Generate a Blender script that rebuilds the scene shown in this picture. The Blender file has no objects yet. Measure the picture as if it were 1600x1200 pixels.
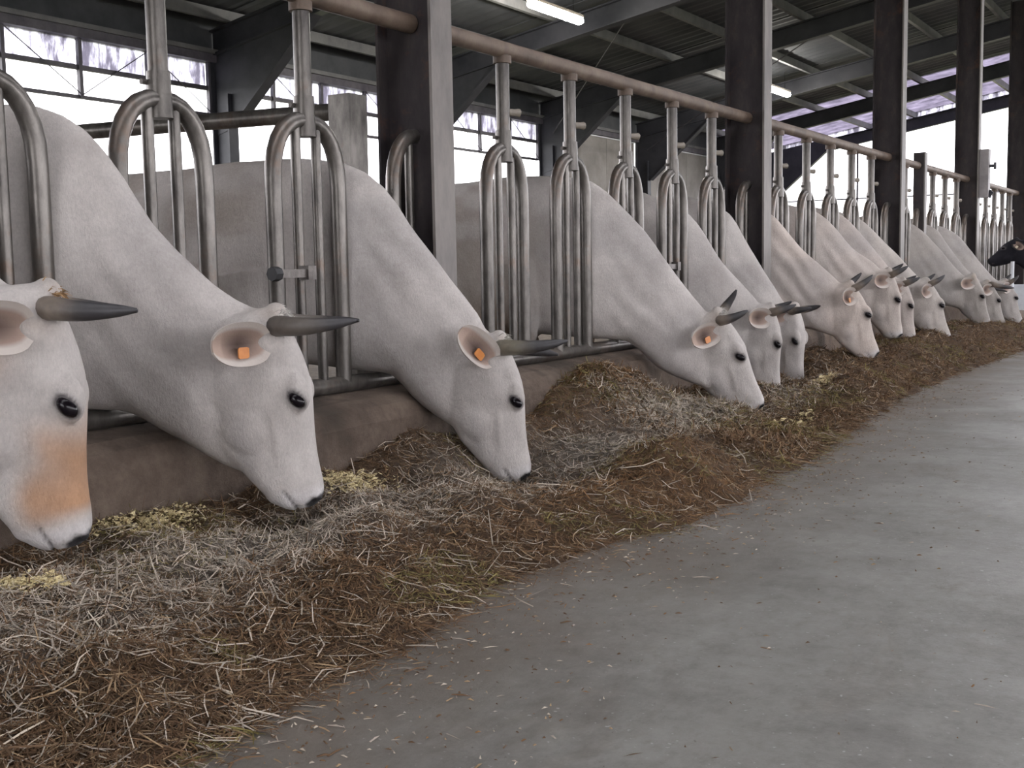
import bpy, bmesh, math, random
import numpy as np
from mathutils import Matrix, Vector

random.seed(7)
rng = np.random.default_rng(11)
scene = bpy.context.scene
COL = scene.collection

# ------------------------------------------------------------------ camera
F_PX = 1800.0
def build_camera():
    # the feed barrier runs along +Y, the feed alley lies on +X, the pens on -X
    yv = Vector((1140.0, 200.0, -F_PX)).normalized()          # +Y seen from the lens
    yd = F_PX * F_PX / (200.0 - 0.018 * 1140.0)
    zv = -Vector((0.018 * yd, -yd, -F_PX)).normalized()
    zv = (zv - yv * zv.dot(yv)).normalized()
    xv = yv.cross(zv)
    rot = Matrix((xv, yv, zv))                                 # camera axes -> world
    cam = bpy.data.cameras.new('camera')
    cam.sensor_fit = 'HORIZONTAL'; cam.sensor_width = 36.0
    cam.lens = 36.0 * F_PX / 1600.0
    cam.clip_start = 0.05; cam.clip_end = 300
    o = bpy.data.objects.new('camera', cam)
    o.matrix_world = Matrix.Translation((3.423, 0.0, 1.0194)) @ rot.to_4x4()
    COL.objects.link(o); scene.camera = o
build_camera()

# ------------------------------------------------------------------ world, light, exposure
world = bpy.data.worlds.new('overcast_sky'); scene.world = world
world.use_nodes = True
bg = world.node_tree.nodes['Background']
bg.inputs[0].default_value = (0.97, 0.955, 1.0, 1); bg.inputs[1].default_value = 1.0
vs = scene.view_settings
vs.view_transform = 'Standard'; vs.look = 'None'; vs.gamma = 1.0; vs.use_curve_mapping = False
vs.exposure = 2.75
LAMP_STRENGTH = 18.0

# ------------------------------------------------------------------ helpers
def link(name, me, mat, parent=None):
    o = bpy.data.objects.new(name, me)
    if mat is not None and len(me.materials) == 0: me.materials.append(mat)
    COL.objects.link(o)
    if parent is not None: o.parent = parent
    return o
def empty(name, loc=(0, 0, 0), rz=0.0):
    o = bpy.data.objects.new(name, None); o.empty_display_size = 0.1
    o.location = loc; o.rotation_euler = (0, 0, rz); COL.objects.link(o); return o
def tag(o, label=None, cat=None, group=None, kind=None):
    if label: o['label'] = label
    if cat: o['category'] = cat
    if group: o['group'] = group
    if kind: o['kind'] = kind
    return o

class MB:
    """collects boxes, tubes and lofts; build() links them as one mesh object"""
    def __init__(self): self.v = []; self.f = []
    def box(self, x0, x1, y0, y1, z0, z1):
        b = len(self.v)
        self.v += [(x0,y0,z0),(x1,y0,z0),(x1,y1,z0),(x0,y1,z0),(x0,y0,z1),(x1,y0,z1),(x1,y1,z1),(x0,y1,z1)]
        self.f += [tuple(b+i for i in q) for q in ((0,3,2,1),(4,5,6,7),(0,1,5,4),(1,2,6,5),(2,3,7,6),(3,0,4,7))]
        return self
    def bar(self, p, q, w, h):
        """rectangular bar from p to q, w across, h in height"""
        p, q = Vector(p), Vector(q); d = (q-p).normalized()
        up = Vector((0,0,1)) if abs(d.z) < 0.95 else Vector((1,0,0))
        s = d.cross(up).normalized()*(w/2); u = s.cross(d).normalized()*(h/2)
        b = len(self.v)
        for c in (p, q):
            for k in ((-1,-1),(1,-1),(1,1),(-1,1)): self.v.append(tuple(c + s*k[0] + u*k[1]))
        self.f += [(b,b+1,b+2,b+3),(b+7,b+6,b+5,b+4)]
        for i in range(4): self.f.append((b+i,b+4+i,b+4+(i+1)%4,b+(i+1)%4))
        return self
    def rings(self, rings, cap=True):
        b = len(self.v); n = len(rings[0])
        for r in rings: self.v += [tuple(p) for p in r]
        for k in range(len(rings)-1):
            for i in range(n):
                j = (i+1) % n
                self.f.append((b+k*n+i, b+k*n+j, b+(k+1)*n+j, b+(k+1)*n+i))
        if cap:
            self.f.append(tuple(b+i for i in reversed(range(n))))
            e = b+(len(rings)-1)*n
            self.f.append(tuple(e+i for i in range(n)))
        return self
    def tube(self, pts, rad, n=12, cap=True):
        pts = [Vector(p) for p in pts]
        if not hasattr(rad, '__len__'): rad = [rad]*len(pts)
        rings = []; prev = None
        for i, p in enumerate(pts):
            d = (pts[min(i+1,len(pts)-1)] - pts[max(i-1,0)]).normalized()
            if prev is None:
                a = Vector((0,0,1)) if abs(d.z) < 0.9 else Vector((1,0,0))
                s = d.cross(a).normalized()
            else:
                s = (prev - d*prev.dot(d)).normalized()
            prev = s; t = d.cross(s)
            rings.append([p + (s*math.cos(2*math.pi*k/n) + t*math.sin(2*math.pi*k/n))*rad[i] for k in range(n)])
        return self.rings(rings, cap)
    def ellipsoid(self, c, axes, n=16, m=10):
        """axes: three Vectors (already scaled)"""
        c = Vector(c); rings = []
        for k in range(1, m):
            th = math.pi*k/m
            rings.append([c + axes[2]*math.cos(th) + (axes[0]*math.cos(2*math.pi*i/n) + axes[1]*math.sin(2*math.pi*i/n))*math.sin(th) for i in range(n)])
        b = len(self.v); self.rings(rings, cap=False)
        top = len(self.v); self.v.append(tuple(c+axes[2])); bot = len(self.v); self.v.append(tuple(c-axes[2]))
        for i in range(n):
            self.f.append((top, b+(i+1)%n, b+i)); e = b+(m-2)*n; self.f.append((bot, e+i, e+(i+1)%n))
        return self
    def prism(self, poly, y0, y1):
        """polygon in x,z extruded along y"""
        return self.rings([[(x,y0,z) for x,z in poly],[(x,y1,z) for x,z in poly]])
    def mesh(self, name, smooth=False):
        me = bpy.data.meshes.new(name); me.from_pydata(self.v, [], self.f); me.update()
        bm = bmesh.new(); bm.from_mesh(me); bmesh.ops.recalc_face_normals(bm, faces=bm.faces); bm.to_mesh(me); bm.free()
        if smooth:
            me.polygons.foreach_set('use_smooth', [True]*len(me.polygons))
            try: me.set_sharp_from_angle(angle=math.radians(50))
            except Exception: pass
        return me
    def build(self, name, mat, parent=None, smooth=False):
        return link(name, self.mesh(name, smooth), mat, parent)

def catmull(pts, n):
    P = np.array(pts, float); m = len(P)
    d = np.r_[0, np.cumsum(np.linalg.norm(np.diff(P, axis=0), axis=1))]
    tt = np.linspace(0, d[-1], n); out = np.zeros((n, P.shape[1]))
    tan = np.zeros_like(P)
    for i in range(m):
        a, b = max(i-1, 0), min(i+1, m-1); tan[i] = (P[b]-P[a])/(d[b]-d[a])
    for k, t in enumerate(tt):
        i = min(max(np.searchsorted(d, t)-1, 0), m-2); h = d[i+1]-d[i]; u = (t-d[i])/h
        out[k] = ((2*u**3-3*u*u+1)*P[i] + (u**3-2*u*u+u)*h*tan[i] + (-2*u**3+3*u*u)*P[i+1] + (u**3-u*u)*h*tan[i+1])
    return out

def vnoise(x, y, seed=0):
    """smooth value noise on arrays, 0..1"""
    x = np.asarray(x, float); y = np.asarray(y, float)
    xi = np.floor(x).astype(np.int64); yi = np.floor(y).astype(np.int64); fx = x-xi; fy = y-yi
    fx = fx*fx*(3-2*fx); fy = fy*fy*(3-2*fy)
    def h(a, b):
        n = (a*374761393 + b*668265263 + seed*1442695041) & 0xffffffff
        n = ((n ^ (n >> 13))*1274126177) & 0xffffffff
        return ((n ^ (n >> 16)) & 0xffff)/65535.0
    return (h(xi,yi)*(1-fx)+h(xi+1,yi)*fx)*(1-fy) + (h(xi,yi+1)*(1-fx)+h(xi+1,yi+1)*fx)*fy

# ------------------------------------------------------------------ materials
def new_mat(name):
    m = bpy.data.materials.new(name); m.use_nodes = True
    nt = m.node_tree; return m, nt, nt.nodes['Principled BSDF']
def nd(nt, t, **kw):
    n = nt.nodes.new(t)
    for k, v in kw.items(): setattr(n, k, v)
    return n
def ramp(nt, fac, stops):
    r = nd(nt, 'ShaderNodeValToRGB'); e = r.color_ramp.elements
    while len(e) < len(stops): e.new(0.5)
    for el, (p, c) in zip(e, stops): el.position = p; el.color = (*c, 1)
    nt.links.new(fac, r.inputs[0]); return r.outputs[0]
def noise(nt, scale, detail=4, rough=0.6, stretch=None, coord='Object', dist=0.0):
    tc = nd(nt, 'ShaderNodeTexCoord'); src = tc.outputs[coord]
    if stretch:
        mp = nd(nt, 'ShaderNodeMapping'); mp.inputs['Scale'].default_value = stretch
        nt.links.new(src, mp.inputs[0]); src = mp.outputs[0]
    n = nd(nt, 'ShaderNodeTexNoise'); n.inputs['Scale'].default_value = scale
    n.inputs['Detail'].default_value = detail; n.inputs['Roughness'].default_value = rough; n.inputs['Distortion'].default_value = dist
    nt.links.new(src, n.inputs['Vector']); return n.outputs['Fac']
def mixc(nt, fac, a, b, mode='MIX'):
    m = nd(nt, 'ShaderNodeMix', data_type='RGBA', blend_type=mode)
    if isinstance(fac, float): m.inputs[0].default_value = fac
    else: nt.links.new(fac, m.inputs[0])
    for s, i in ((a, 6), (b, 7)):
        if isinstance(s, tuple): m.inputs[i].default_value = (*s, 1)
        else: nt.links.new(s, m.inputs[i])
    return m.outputs[2]
def bump(nt, bs, h, strength, dist=0.01):
    b = nd(nt, 'ShaderNodeBump'); b.inputs['Strength'].default_value = strength; b.inputs['Distance'].default_value = dist
    nt.links.new(h, b.inputs['Height']); nt.links.new(b.outputs[0], bs.inputs['Normal'])

def m_two(name, c0, c1, scale, rough=0.8, metal=0.0, lo=0.35, hi=0.65, bmp=0.2, bscale=None, stretch=None, dist=0.004, coord='Object'):
    m, nt, bs = new_mat(name)
    f = noise(nt, scale, 6, 0.65, stretch, coord)
    nt.links.new(ramp(nt, f, [(lo, c0), (hi, c1)]), bs.inputs['Base Color'])
    bs.inputs['Roughness'].default_value = rough; bs.inputs['Metallic'].default_value = metal
    if bmp: bump(nt, bs, noise(nt, bscale or scale*6, 3, 0.6, None, coord), bmp, dist)
    return m

M = {}
def make_materials():
    # worn galvanised / rusty tube
    m, nt, bs = new_mat('barrier_pipe')
    a = ramp(nt, noise(nt, 9, 6, .7, (1,1,.35), 'Generated' if False else 'Object'), [(.32,(.055,.049,.046)),(.5,(.12,.11,.10)),(.68,(.19,.175,.16))])
    r = ramp(nt, noise(nt, 3.3, 5, .7), [(.54,(0,0,0)),(.74,(.8,.8,.8))])
    nt.links.new(mixc(nt, r, a, (.13,.078,.05)), bs.inputs['Base Color'])
    bs.inputs['Metallic'].default_value = .55; bs.inputs['Roughness'].default_value = .36
    bump(nt, bs, noise(nt, 70, 3), .25, .003); M['pipe'] = m
    m, nt, bs = new_mat('rusty_rail')
    a = ramp(nt, noise(nt, 6, 6, .7), [(.3,(.07,.05,.038)),(.5,(.135,.095,.07)),(.7,(.19,.145,.11))])
    nt.links.new(a, bs.inputs['Base Color']); bs.inputs['Metallic'].default_value = .1; bs.inputs['Roughness'].default_value = .6
    bump(nt, bs, noise(nt, 60, 3), .3, .003); M['rail'] = m
    m, nt, bs = new_mat('column_paint')
    a = ramp(nt, noise(nt, 4, 6, .7, (1,1,.4)), [(.3,(.022,.019,.022)),(.55,(.045,.039,.04)),(.75,(.085,.068,.06))])
    r = ramp(nt, noise(nt, 2.2, 6, .75), [(.56,(0,0,0)),(.72,(1,1,1))])
    nt.links.new(mixc(nt, r, a, (.10,.05,.035)), bs.inputs['Base Color'])
    bs.inputs['Specular IOR Level'].default_value = .12; bs.inputs['Roughness'].default_value = .7; bump(nt, bs, noise(nt, 50, 3), .2, .003); M['column'] = m
    m, nt, bs = new_mat('column_lit_paint')  # column paint lightened for the side turned to the alley light
    a = ramp(nt, noise(nt, 5, 6, .7, (1,1,.35)), [(.3,(.10,.09,.085)),(.6,(.19,.17,.155))])
    nt.links.new(a, bs.inputs['Base Color']); bs.inputs['Roughness'].default_value = .55; M['flange'] = m
    M['steel_dark'] = m_two('rafter_steel', (.022,.024,.032), (.05,.05,.06), 2.0, .6, bmp=0)
    M['purlin'] = m_two('purlin_steel', (.10,.10,.105), (.18,.178,.175), 2.5, .5, bmp=0)
    M['roof'] = m_two('roof_sheet', (.036,.04,.046), (.08,.082,.09), 1.2, .7, bmp=0)
    M['frame'] = m_two('window_frame_steel', (.06,.055,.07), (.12,.11,.125), 4, .55, bmp=0)
    M['panel'] = m_two('fibre_cement_panel', (.20,.185,.175), (.30,.28,.265), 1.6, .85, bmp=.1)
    M['wallc'] = m_two('back_wall_concrete', (.13,.115,.10), (.24,.215,.19), 1.8, .9)
    M['black_rubber'] = m_two('black_plastic', (.012,.012,.014), (.03,.03,.032), 10, .5, bmp=0)
    M['zinc'] = m_two('zinc_bolt', (.07,.06,.055), (.16,.145,.135), 20, .45, .5, bmp=0)
    M['beige'] = m_two('beige_plastic', (.19,.165,.135), (.27,.235,.195), 12, .5, bmp=0)
    M['white_metal'] = m_two('white_enamel', (.6,.62,.66), (.75,.77,.8), 5, .4, bmp=0)
    M['greybox'] = m_two('grey_box_paint', (.26,.24,.24), (.36,.33,.33), 6, .6, bmp=0)
    # dirty translucent sheet
    m, nt, bs = new_mat('translucent_sheet')
    out = nt.nodes['Material Output']; nt.nodes.remove(bs)
    tl = nd(nt, 'ShaderNodeBsdfTranslucent'); tp = nd(nt, 'ShaderNodeBsdfTransparent'); mx = nd(nt, 'ShaderNodeMixShader')
    dirt = ramp(nt, noise(nt, 5, 6, .75, (1,1,.25)), [(.42,(.28,.27,.31)),(.58,(.86,.86,.92))])
    nt.links.new(dirt, tl.inputs[0]); nt.links.new(dirt, tp.inputs[0]); mx.inputs[0].default_value = .45
    nt.links.new(tl.outputs[0], mx.inputs[1]); nt.links.new(tp.outputs[0], mx.inputs[2]); nt.links.new(mx.outputs[0], out.inputs[0])
    M['translucent'] = m
    m, nt, bs = new_mat('dirty_roof_light')
    out = nt.nodes['Material Output']; nt.nodes.remove(bs)
    tl = nd(nt, 'ShaderNodeBsdfTranslucent'); nt.links.new(ramp(nt, noise(nt, 2.5, 6, .7), [(.35,(.20,.19,.22)),(.65,(.34,.32,.37))]), tl.inputs[0]); nt.links.new(tl.outputs[0], out.inputs[0]); M['rooflight'] = m
    m, nt, bs = new_mat('added_ridge_sheet')  # sheet for the unseen ridge, added to light the alley
    out = nt.nodes['Material Output']; nt.nodes.remove(bs)
    tl = nd(nt, 'ShaderNodeBsdfTranslucent'); tl.inputs[0].default_value = (.80,.80,.80,1); nt.links.new(tl.outputs[0], out.inputs[0]); M['ridge'] = m
    # lamp
    m, nt, bs = new_mat('lamp_diffuser')
    bs.inputs['Base Color'].default_value = (.9,.9,.9,1); bs.inputs['Emission Color'].default_value = (1,.96,.88,1)
    bs.inputs['Emission Strength'].default_value = LAMP_STRENGTH; M['lamp'] = m
    # alley floor
    m, nt, bs = new_mat('alley_concrete')
    a = ramp(nt, noise(nt, 1.5, 10, .72), [(.3,(.125,.118,.106)),(.5,(.18,.174,.16)),(.7,(.235,.229,.213))])
    s = ramp(nt, noise(nt, 3.2, 6, .7, (1,.35,1), dist=.6), [(.55,(0,0,0)),(.75,(.75,.75,.75))])
    a = mixc(nt, s, a, (.115,.098,.078))
    a = mixc(nt, 1.0, a, ramp(nt, noise(nt, 13, 10, .8, (1,.7,1)), [(.3,(.72,.70,.67)),(.5,(1,1,1)),(.7,(1.22,1.22,1.2))]), 'MULTIPLY')
    sp = ramp(nt, noise(nt, 55, 2, .5), [(.68,(0,0,0)),(.74,(1,1,1))])
    a = mixc(nt, sp, a, (.33,.325,.31))
    sp2 = ramp(nt, noise(nt, 38, 3, .6, (1.2,.8,1)), [(.24,(1,1,1)),(.31,(0,0,0))])
    a = mixc(nt, sp2, a, (.085,.073,.06))
    tc = nd(nt, 'ShaderNodeTexCoord'); sx = nd(nt, 'ShaderNodeSeparateXYZ'); nt.links.new(tc.outputs['Object'], sx.inputs[0])
    mr = nd(nt, 'ShaderNodeMapRange'); mr.inputs[1].default_value = 1.35; mr.inputs[2].default_value = 2.2; mr.inputs[3].default_value = 1; mr.inputs[4].default_value = 0
    nt.links.new(sx.outputs[0], mr.inputs[0])
    mu = nd(nt, 'ShaderNodeMath', operation='MULTIPLY'); nt.links.new(mr.outputs[0], mu.inputs[0]); nt.links.new(ramp(nt, noise(nt, 2.6, 7, .75, (1,.6,1)), [(.3,(.15,.15,.15)),(.62,(1,1,1))]), mu.inputs[1])
    a = mixc(nt, mu.outputs[0], a, (.115,.082,.056))
    nt.links.new(a, bs.inputs['Base Color'])
    rr = ramp(nt, noise(nt, 1.6, 5, .6), [(.35,(.42,.42,.42)),(.7,(.66,.66,.66))]); nt.links.new(rr, bs.inputs['Roughness'])
    bump(nt, bs, noise(nt, 20, 10, .75), .5, .008); M['floor'] = m
    M['penfloor'] = m_two('pen_bedding', (.05,.038,.028), (.14,.105,.07), 7, .95, bmp=.6, dist=.02)
    # curb concrete, damp brown
    m, nt, bs = new_mat('curb_concrete')
    a = ramp(nt, noise(nt, 3.0, 9, .74), [(.32,(.06,.042,.031)),(.5,(.14,.102,.078)),(.68,(.22,.17,.133))])
    d = ramp(nt, noise(nt, 1.7, 3, .5, (1,1,.3)), [(.55,(0,0,0)),(.62,(1,1,1))])
    nt.links.new(mixc(nt, d, a, (.05,.036,.026)), bs.inputs['Base Color']); bs.inputs['Roughness'].default_value = .85
    bump(nt, bs, noise(nt, 16, 10, .78), .9, .02); M['curb'] = m
    # hay mass and strands
    m, nt, bs = new_mat('hay_mass')
    at = nd(nt, 'ShaderNodeAttribute', attribute_name='Col')
    f = ramp(nt, noise(nt, 26, 8, .8), [(.3,(.30,.30,.30)),(.55,(.85,.85,.85)),(.72,(1.5,1.5,1.5))])
    nt.links.new(mixc(nt, 1.0, at.outputs[0], f, 'MULTIPLY'), bs.inputs['Base Color']); bs.inputs['Roughness'].default_value = .95
    bump(nt, bs, noise(nt, 60, 8, .8), 1.0, .03); M['haymass'] = m
    m, nt, bs = new_mat('hay_strand')
    at = nd(nt, 'ShaderNodeAttribute', attribute_name='Col')
    nt.links.new(at.outputs[0], bs.inputs['Base Color']); bs.inputs['Roughness'].default_value = .8
    bs.inputs['Specular IOR Level'].default_value = .25; M['strand'] = m
    M['meal'] = m_two('yellow_meal', (.50,.40,.20), (.78,.68,.42), 60, .95, bmp=.8, bscale=120, dist=.006)
    # coat
    for nm in ('coat', 'coat_black'):
        m, nt, bs = new_mat(nm)
        at = nd(nt, 'ShaderNodeAttribute', attribute_name='Col')
        f = ramp(nt, noise(nt, 4.5, 7, .65), [(.3,(.80,.785,.78)),(.62,(1.05,1.05,1.05))])
        c = mixc(nt, 1.0, at.outputs[0], f, 'MULTIPLY')
        g = ramp(nt, noise(nt, 120, 4, .65, (1,1,.6)), [(.3,(.88,.88,.88)),(.7,(1.05,1.05,1.05))])
        nt.links.new(mixc(nt, 1.0, c, g, 'MULTIPLY'), bs.inputs['Base Color'])
        bs.inputs['Roughness'].default_value = .78; bs.inputs['Specular IOR Level'].default_value = .25
        if nm == 'coat':
            bs.inputs['Sheen Weight'].default_value = .06; bs.inputs['Sheen Roughness'].default_value = .45
            bs.inputs['Subsurface Weight'].default_value = 0.0
        h1 = noise(nt, 150, 5, .75, (1,1,.45)); h2 = noise(nt, 22, 5, .7, (1,1,.5)); ad = nd(nt, 'ShaderNodeMath', operation='ADD'); nt.links.new(h1, ad.inputs[0])
        m2 = nd(nt, 'ShaderNodeMath', operation='MULTIPLY'); m2.inputs[1].default_value = 1.6; nt.links.new(h2, m2.inputs[0]); nt.links.new(m2.outputs[0], ad.inputs[1])
        bump(nt, bs, ad.outputs[0], .55, .006); M[nm] = m
    m, nt, bs = new_mat('horn')
    at = nd(nt, 'ShaderNodeAttribute', attribute_name='Col')
    f = ramp(nt, noise(nt, 30, 4, .6), [(.3,(.75,.75,.75)),(.7,(1.1,1.1,1.1))])
    nt.links.new(mixc(nt, 1.0, at.outputs[0], f, 'MULTIPLY'), bs.inputs['Base Color']); bs.inputs['Roughness'].default_value = .5
    bump(nt, bs, noise(nt, 60, 3), .2, .003); M['horn'] = m
    m, nt, bs = new_mat('eye'); bs.inputs['Base Color'].default_value = (.008,.006,.008,1); bs.inputs['Roughness'].default_value = .16; bs.inputs['Specular IOR Level'].default_value = .22; M['eye'] = m
    m, nt, bs = new_mat('ear_inner_skin')
    at = nd(nt, 'ShaderNodeAttribute', attribute_name='Col'); nt.links.new(at.outputs[0], bs.inputs['Base Color']); bs.inputs['Roughness'].default_value = .8
    bump(nt, bs, noise(nt, 80, 4), .4, .004); M['ear'] = m
    M['tag_orange'] = m_two('orange_tag_plastic', (.50,.17,.035), (.60,.23,.055), 20, .45, bmp=0)
    M['tag_pale'] = m_two('pale_tag_plastic', (.62,.54,.40), (.72,.64,.50), 20, .45, bmp=0)
make_materials()

# ------------------------------------------------------------------ the setting
BAY = 4.45
BACK_X = -8.8
BACK_COLS = [11.73 + BAY*k for k in range(-4, 6)]
FRONT_COLS = [0.13, 4.58, 9.07, 13.49, 17.92, 22.35, 26.8, 31.25]
RIDGE_X = 2.6; EAVE_R = 14.0
def zraf(x):                                                    # underside of the rafters
    return 4.05 + 0.17*(x-BACK_X) if x <= RIDGE_X else 4.05 + 0.17*(RIDGE_X-BACK_X) - 0.17*(x-RIDGE_X)
Y0, Y1 = -9.0, 34.4

def add_shell():
    o = MB().box(-0.02, EAVE_R+0.4, Y0-6, Y1+6, -0.25, 0.0).build('floor', M['floor']); tag(o, kind='structure')
    o = MB().box(BACK_X-0.4, -0.08, Y0-6, Y1+6, -0.25, 0.0).build('floor_pen', M['penfloor']); tag(o, kind='structure')
    # concrete curb under the barrier: sloping top, worn lip
    mb = MB(); rings = []
    for k in range(0, 181):
        y = -3 + k*0.2; j = 0.012*math.sin(y*5.1)+0.01*math.sin(y*11.7+1)
        rings.append([(-.10,y,-.02),(.27+j*.6,y,-.02),(.25+j,y,.36+j*.5),(.215+j,y,.425+j*.6),(.16+j*.5,y,.458+j*.3),(.06,y,.475),(-.10,y,.48)])
    o = mb.rings(rings).build('curb', M['curb']); tag(o, 'low brown concrete feed curb below the barrier', 'curb')
    # back wall: low concrete parapet, eave beam, columns, windows, panels
    w = empty('wall_left', (0,0,0)); tag(w, kind='structure')
    MB().box(BACK_X-.1, BACK_X+.08, Y0, Y1, 0, 1.25).build('parapet', M['wallc'], w)
    eb = MB().box(BACK_X-.14, BACK_X+.06, Y0, Y1, 3.95, 4.10).build('eave_beam', M['frame'], w)
    MB().box(BACK_X+.06, BACK_X+.10, Y0, Y1, 4.06, 4.12).build('gutter_lip', M['purlin'], w)
    MB().box(BACK_X-.10, BACK_X-.04, Y0, Y1, 4.10, 4.57).build('fascia', M['roof'], w)
    for y in BACK_COLS:
        c = MB()
        c.box(BACK_X+.0, BACK_X+.30, y-.012, y+.012, 0, 3.95)
        c.box(BACK_X-.012, BACK_X+.012, y-.09, y+.09, 0, 3.95); c.box(BACK_X+.29, BACK_X+.314, y-.09, y+.09, 0, 3.5)
        c.prism([(BACK_X,2.95),(BACK_X+.36,3.05),(BACK_X+1.9,zraf(BACK_X+1.9)+.02),(BACK_X+1.9,zraf(BACK_X+1.9)+.3),(BACK_X,zraf(BACK_X)+.3)], y-.02, y+.02)
        d = Vector((1.54,0,zraf(BACK_X+1.9)-3.05))
        c.bar((BACK_X+.36,y,3.05),(BACK_X+1.9,y,zraf(BACK_X+1.9)), .18, .025)
        c.build('portal_column', M['steel_dark'], w)
    # windows per bay
    n = 1
    for i in range(len(BACK_COLS)-1):
        a, b = BACK_COLS[i]+.1, BACK_COLS[i+1]-.1
        x = BACK_X-.05
        if i < 6:
            wn = empty('window_%d' % n, (x, a, 0)); n += 1; tag(wn, kind='structure')
            L = b-a
            f = MB(); f.bar((0,0,3.60),(0,L,3.60),.05,.06); f.build('transom', M['frame'], wn)
            MB().bar((0,0,3.24),(0,L,3.24),.045,.045).build('lower_rail', M['frame'], wn)
            np_ = 4
            for k in range(np_+1):
                MB().bar((.02,L*k/np_,3.22),(.02,L*k/np_,3.97),.05,.06).build('mullion', M['frame'], wn)
            for k in range(np_):
                MB().box(-.03,-.022,L*k/np_+.025,L*(k+1)/np_-.025,3.63,3.96).build('pane', M['translucent'], wn)
                if k % 2 == 0: MB().tube([(.05,L*k/np_,3.26),(.05,L*(k+1)/np_,3.95)],.007,6).build('brace_rod', M['frame'], wn)
                else: MB().tube([(.05,L*k/np_,3.95),(.05,L*(k+1)/np_,3.26)],.007,6).build('brace_rod', M['frame'], wn)
        else:
            for k in range(3):
                L = (b-a)/3
                MB().box(x-.03,x+.02,a+L*k+.006,a+L*(k+1)-.006,2.62,3.92).build('cladding_panel', M['panel'], w)
            MB().box(x-.02,x+.03,a,b,1.25,2.6).build('lower_cladding', M['wallc'], w)
            MB().box(x-.03,x+.05,a,b,2.595,2.65).build('cladding_rail', M['rail'], w)
            MB().box(x-.05,x+.05,a,b,3.92,3.945).build('panel_lit_edge', M['white_metal'], w)  # white strip stands in for light on the panel top edges
    # roof
    c = empty('ceiling', (0,0,0)); tag(c, kind='structure')
    ys = BACK_COLS[:-1] + [Y1]
    for y in ys:
        r = MB()
        for (xa, xb) in ((BACK_X, RIDGE_X), (RIDGE_X, EAVE_R)):
            za, zb = zraf(xa), zraf(xb)
            r.prism([(xa,za),(xb,zb),(xb,zb+.32),(xa,za+.32)], y-.01, y+.01)
            for dz in (0,.32): r.prism([(xa,za+dz-.012),(xb,zb+dz-.012),(xb,zb+dz+.012),(xa,za+dz+.012)], y-.085, y+.085)
        r.build('rafter', M['steel_dark'], c)
    x = BACK_X+.35
    while x < EAVE_R:
        if abs(x-RIDGE_X) > .2:
            z = zraf(x)+.34
            MB().box(x-.035,x+.035,Y0-.3,Y1+.3,z,z+.15).build('purlin', M['purlin'], c)
        x += 1.28
    for i in range(len(ys)-1):
        a, b = ys[i], ys[i+1]
        if i == 0: a = Y0-.4
        if i == len(ys)-2: b = Y1+.4
        for xa, xb in ((BACK_X-.5, RIDGE_X-1.1), (RIDGE_X-1.1, RIDGE_X), (RIDGE_X, RIDGE_X+1.1), (RIDGE_X+1.1, EAVE_R+.5)):
            q = MB(); za, zb = zraf(xa)+.5, zraf(xb)+.5
            nn = max(2, int((b-a)/.14)); ring = []
            for k in range(nn+1):
                y = a+(b-a)*k/nn; dz = .018*(k % 2)
                ring.append([(xa,y,za+dz),(xb,y,zb+dz),(xb,y,zb+dz+.03),(xa,y,za+dz+.03)])
            clear = abs((xa+xb)/2-RIDGE_X) < 1.0  # ridge strips out of view, added to brighten floor and heads
            lastbay = i == len(ys)-2 and xb < RIDGE_X
            q.rings(ring).build('added_ridge_light' if clear else 'translucent_sheet' if lastbay else 'roof_sheet', M['ridge' if clear else 'rooflight' if lastbay else 'roof'], c)
    # wind-brace rods under the roof
    for (p, q) in (((-4.6,16.2,zraf(-4.6)+.05),(-8.5,20.6,3.75)),((-3.2,20.6,zraf(-3.2)),(-8.5,25.0,3.75))):
        MB().tube([p,q],.010,6).build('tie_rod', M['frame'], c)
    # far gable: open above a low wall, thin posts
    g = empty('wall_far', (0,0,0)); tag(g, kind='structure')
    MB().box(BACK_X,EAVE_R,Y1-.05,Y1+.1,0,1.0).build('parapet', M['wallc'], g)
    MB().bar((BACK_X,Y1,2.9),(EAVE_R,Y1,2.9),.05,.04).build('gable_rail', M['frame'], g)
    for x in (-6.2,-3.0,0.2,3.4):
        MB().bar((x,Y1,1.0),(x,Y1,zraf(x)),.05,.05).build('gable_post', M['frame'], g)
    q = MB(); q.rings([[(BACK_X,y,zraf(BACK_X)+.3),(RIDGE_X,y,zraf(RIDGE_X)+.3),(EAVE_R,y,zraf(EAVE_R)+.3),(EAVE_R,y,zraf(EAVE_R)+.53),(RIDGE_X,y,zraf(RIDGE_X)+.53),(BACK_X,y,zraf(BACK_X)+.53)] for y in (Y1+.16,Y1+.17)]).build('gable_infill', M['translucent'], g)
    # unseen gable behind the camera, added to shape the light: blockwork with a wide open doorway on the alley
    b = empty('added_wall_back', (0,0,0)); tag(b, kind='structure')
    for xa, xb, zt in ((BACK_X,-.4,None),(5.6,EAVE_R,None)):
        MB().rings([[(xa,y,0),(xb,y,0),(xb,y,zraf(xb)+.5),(xa,y,zraf(xa)+.5)] for y in (Y0-.1,Y0+.1)]).build('blockwork', M['wallc'], b)
    MB().rings([[(-.4,y,4.4),(5.6,y,4.4),(5.6,y,zraf(5.6)+.5),(RIDGE_X,y,zraf(RIDGE_X)+.5),(-.4,y,zraf(-.4)+.5)] for y in (Y0-.1,Y0+.1)]).build('blockwork', M['wallc'], b)
    # opposite side: low wall, open above
    r = MB().box(EAVE_R-.05,EAVE_R+.1,Y0,Y1,0,1.0).build('wall_right', M['wallc']); tag(r, kind='structure')
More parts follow.
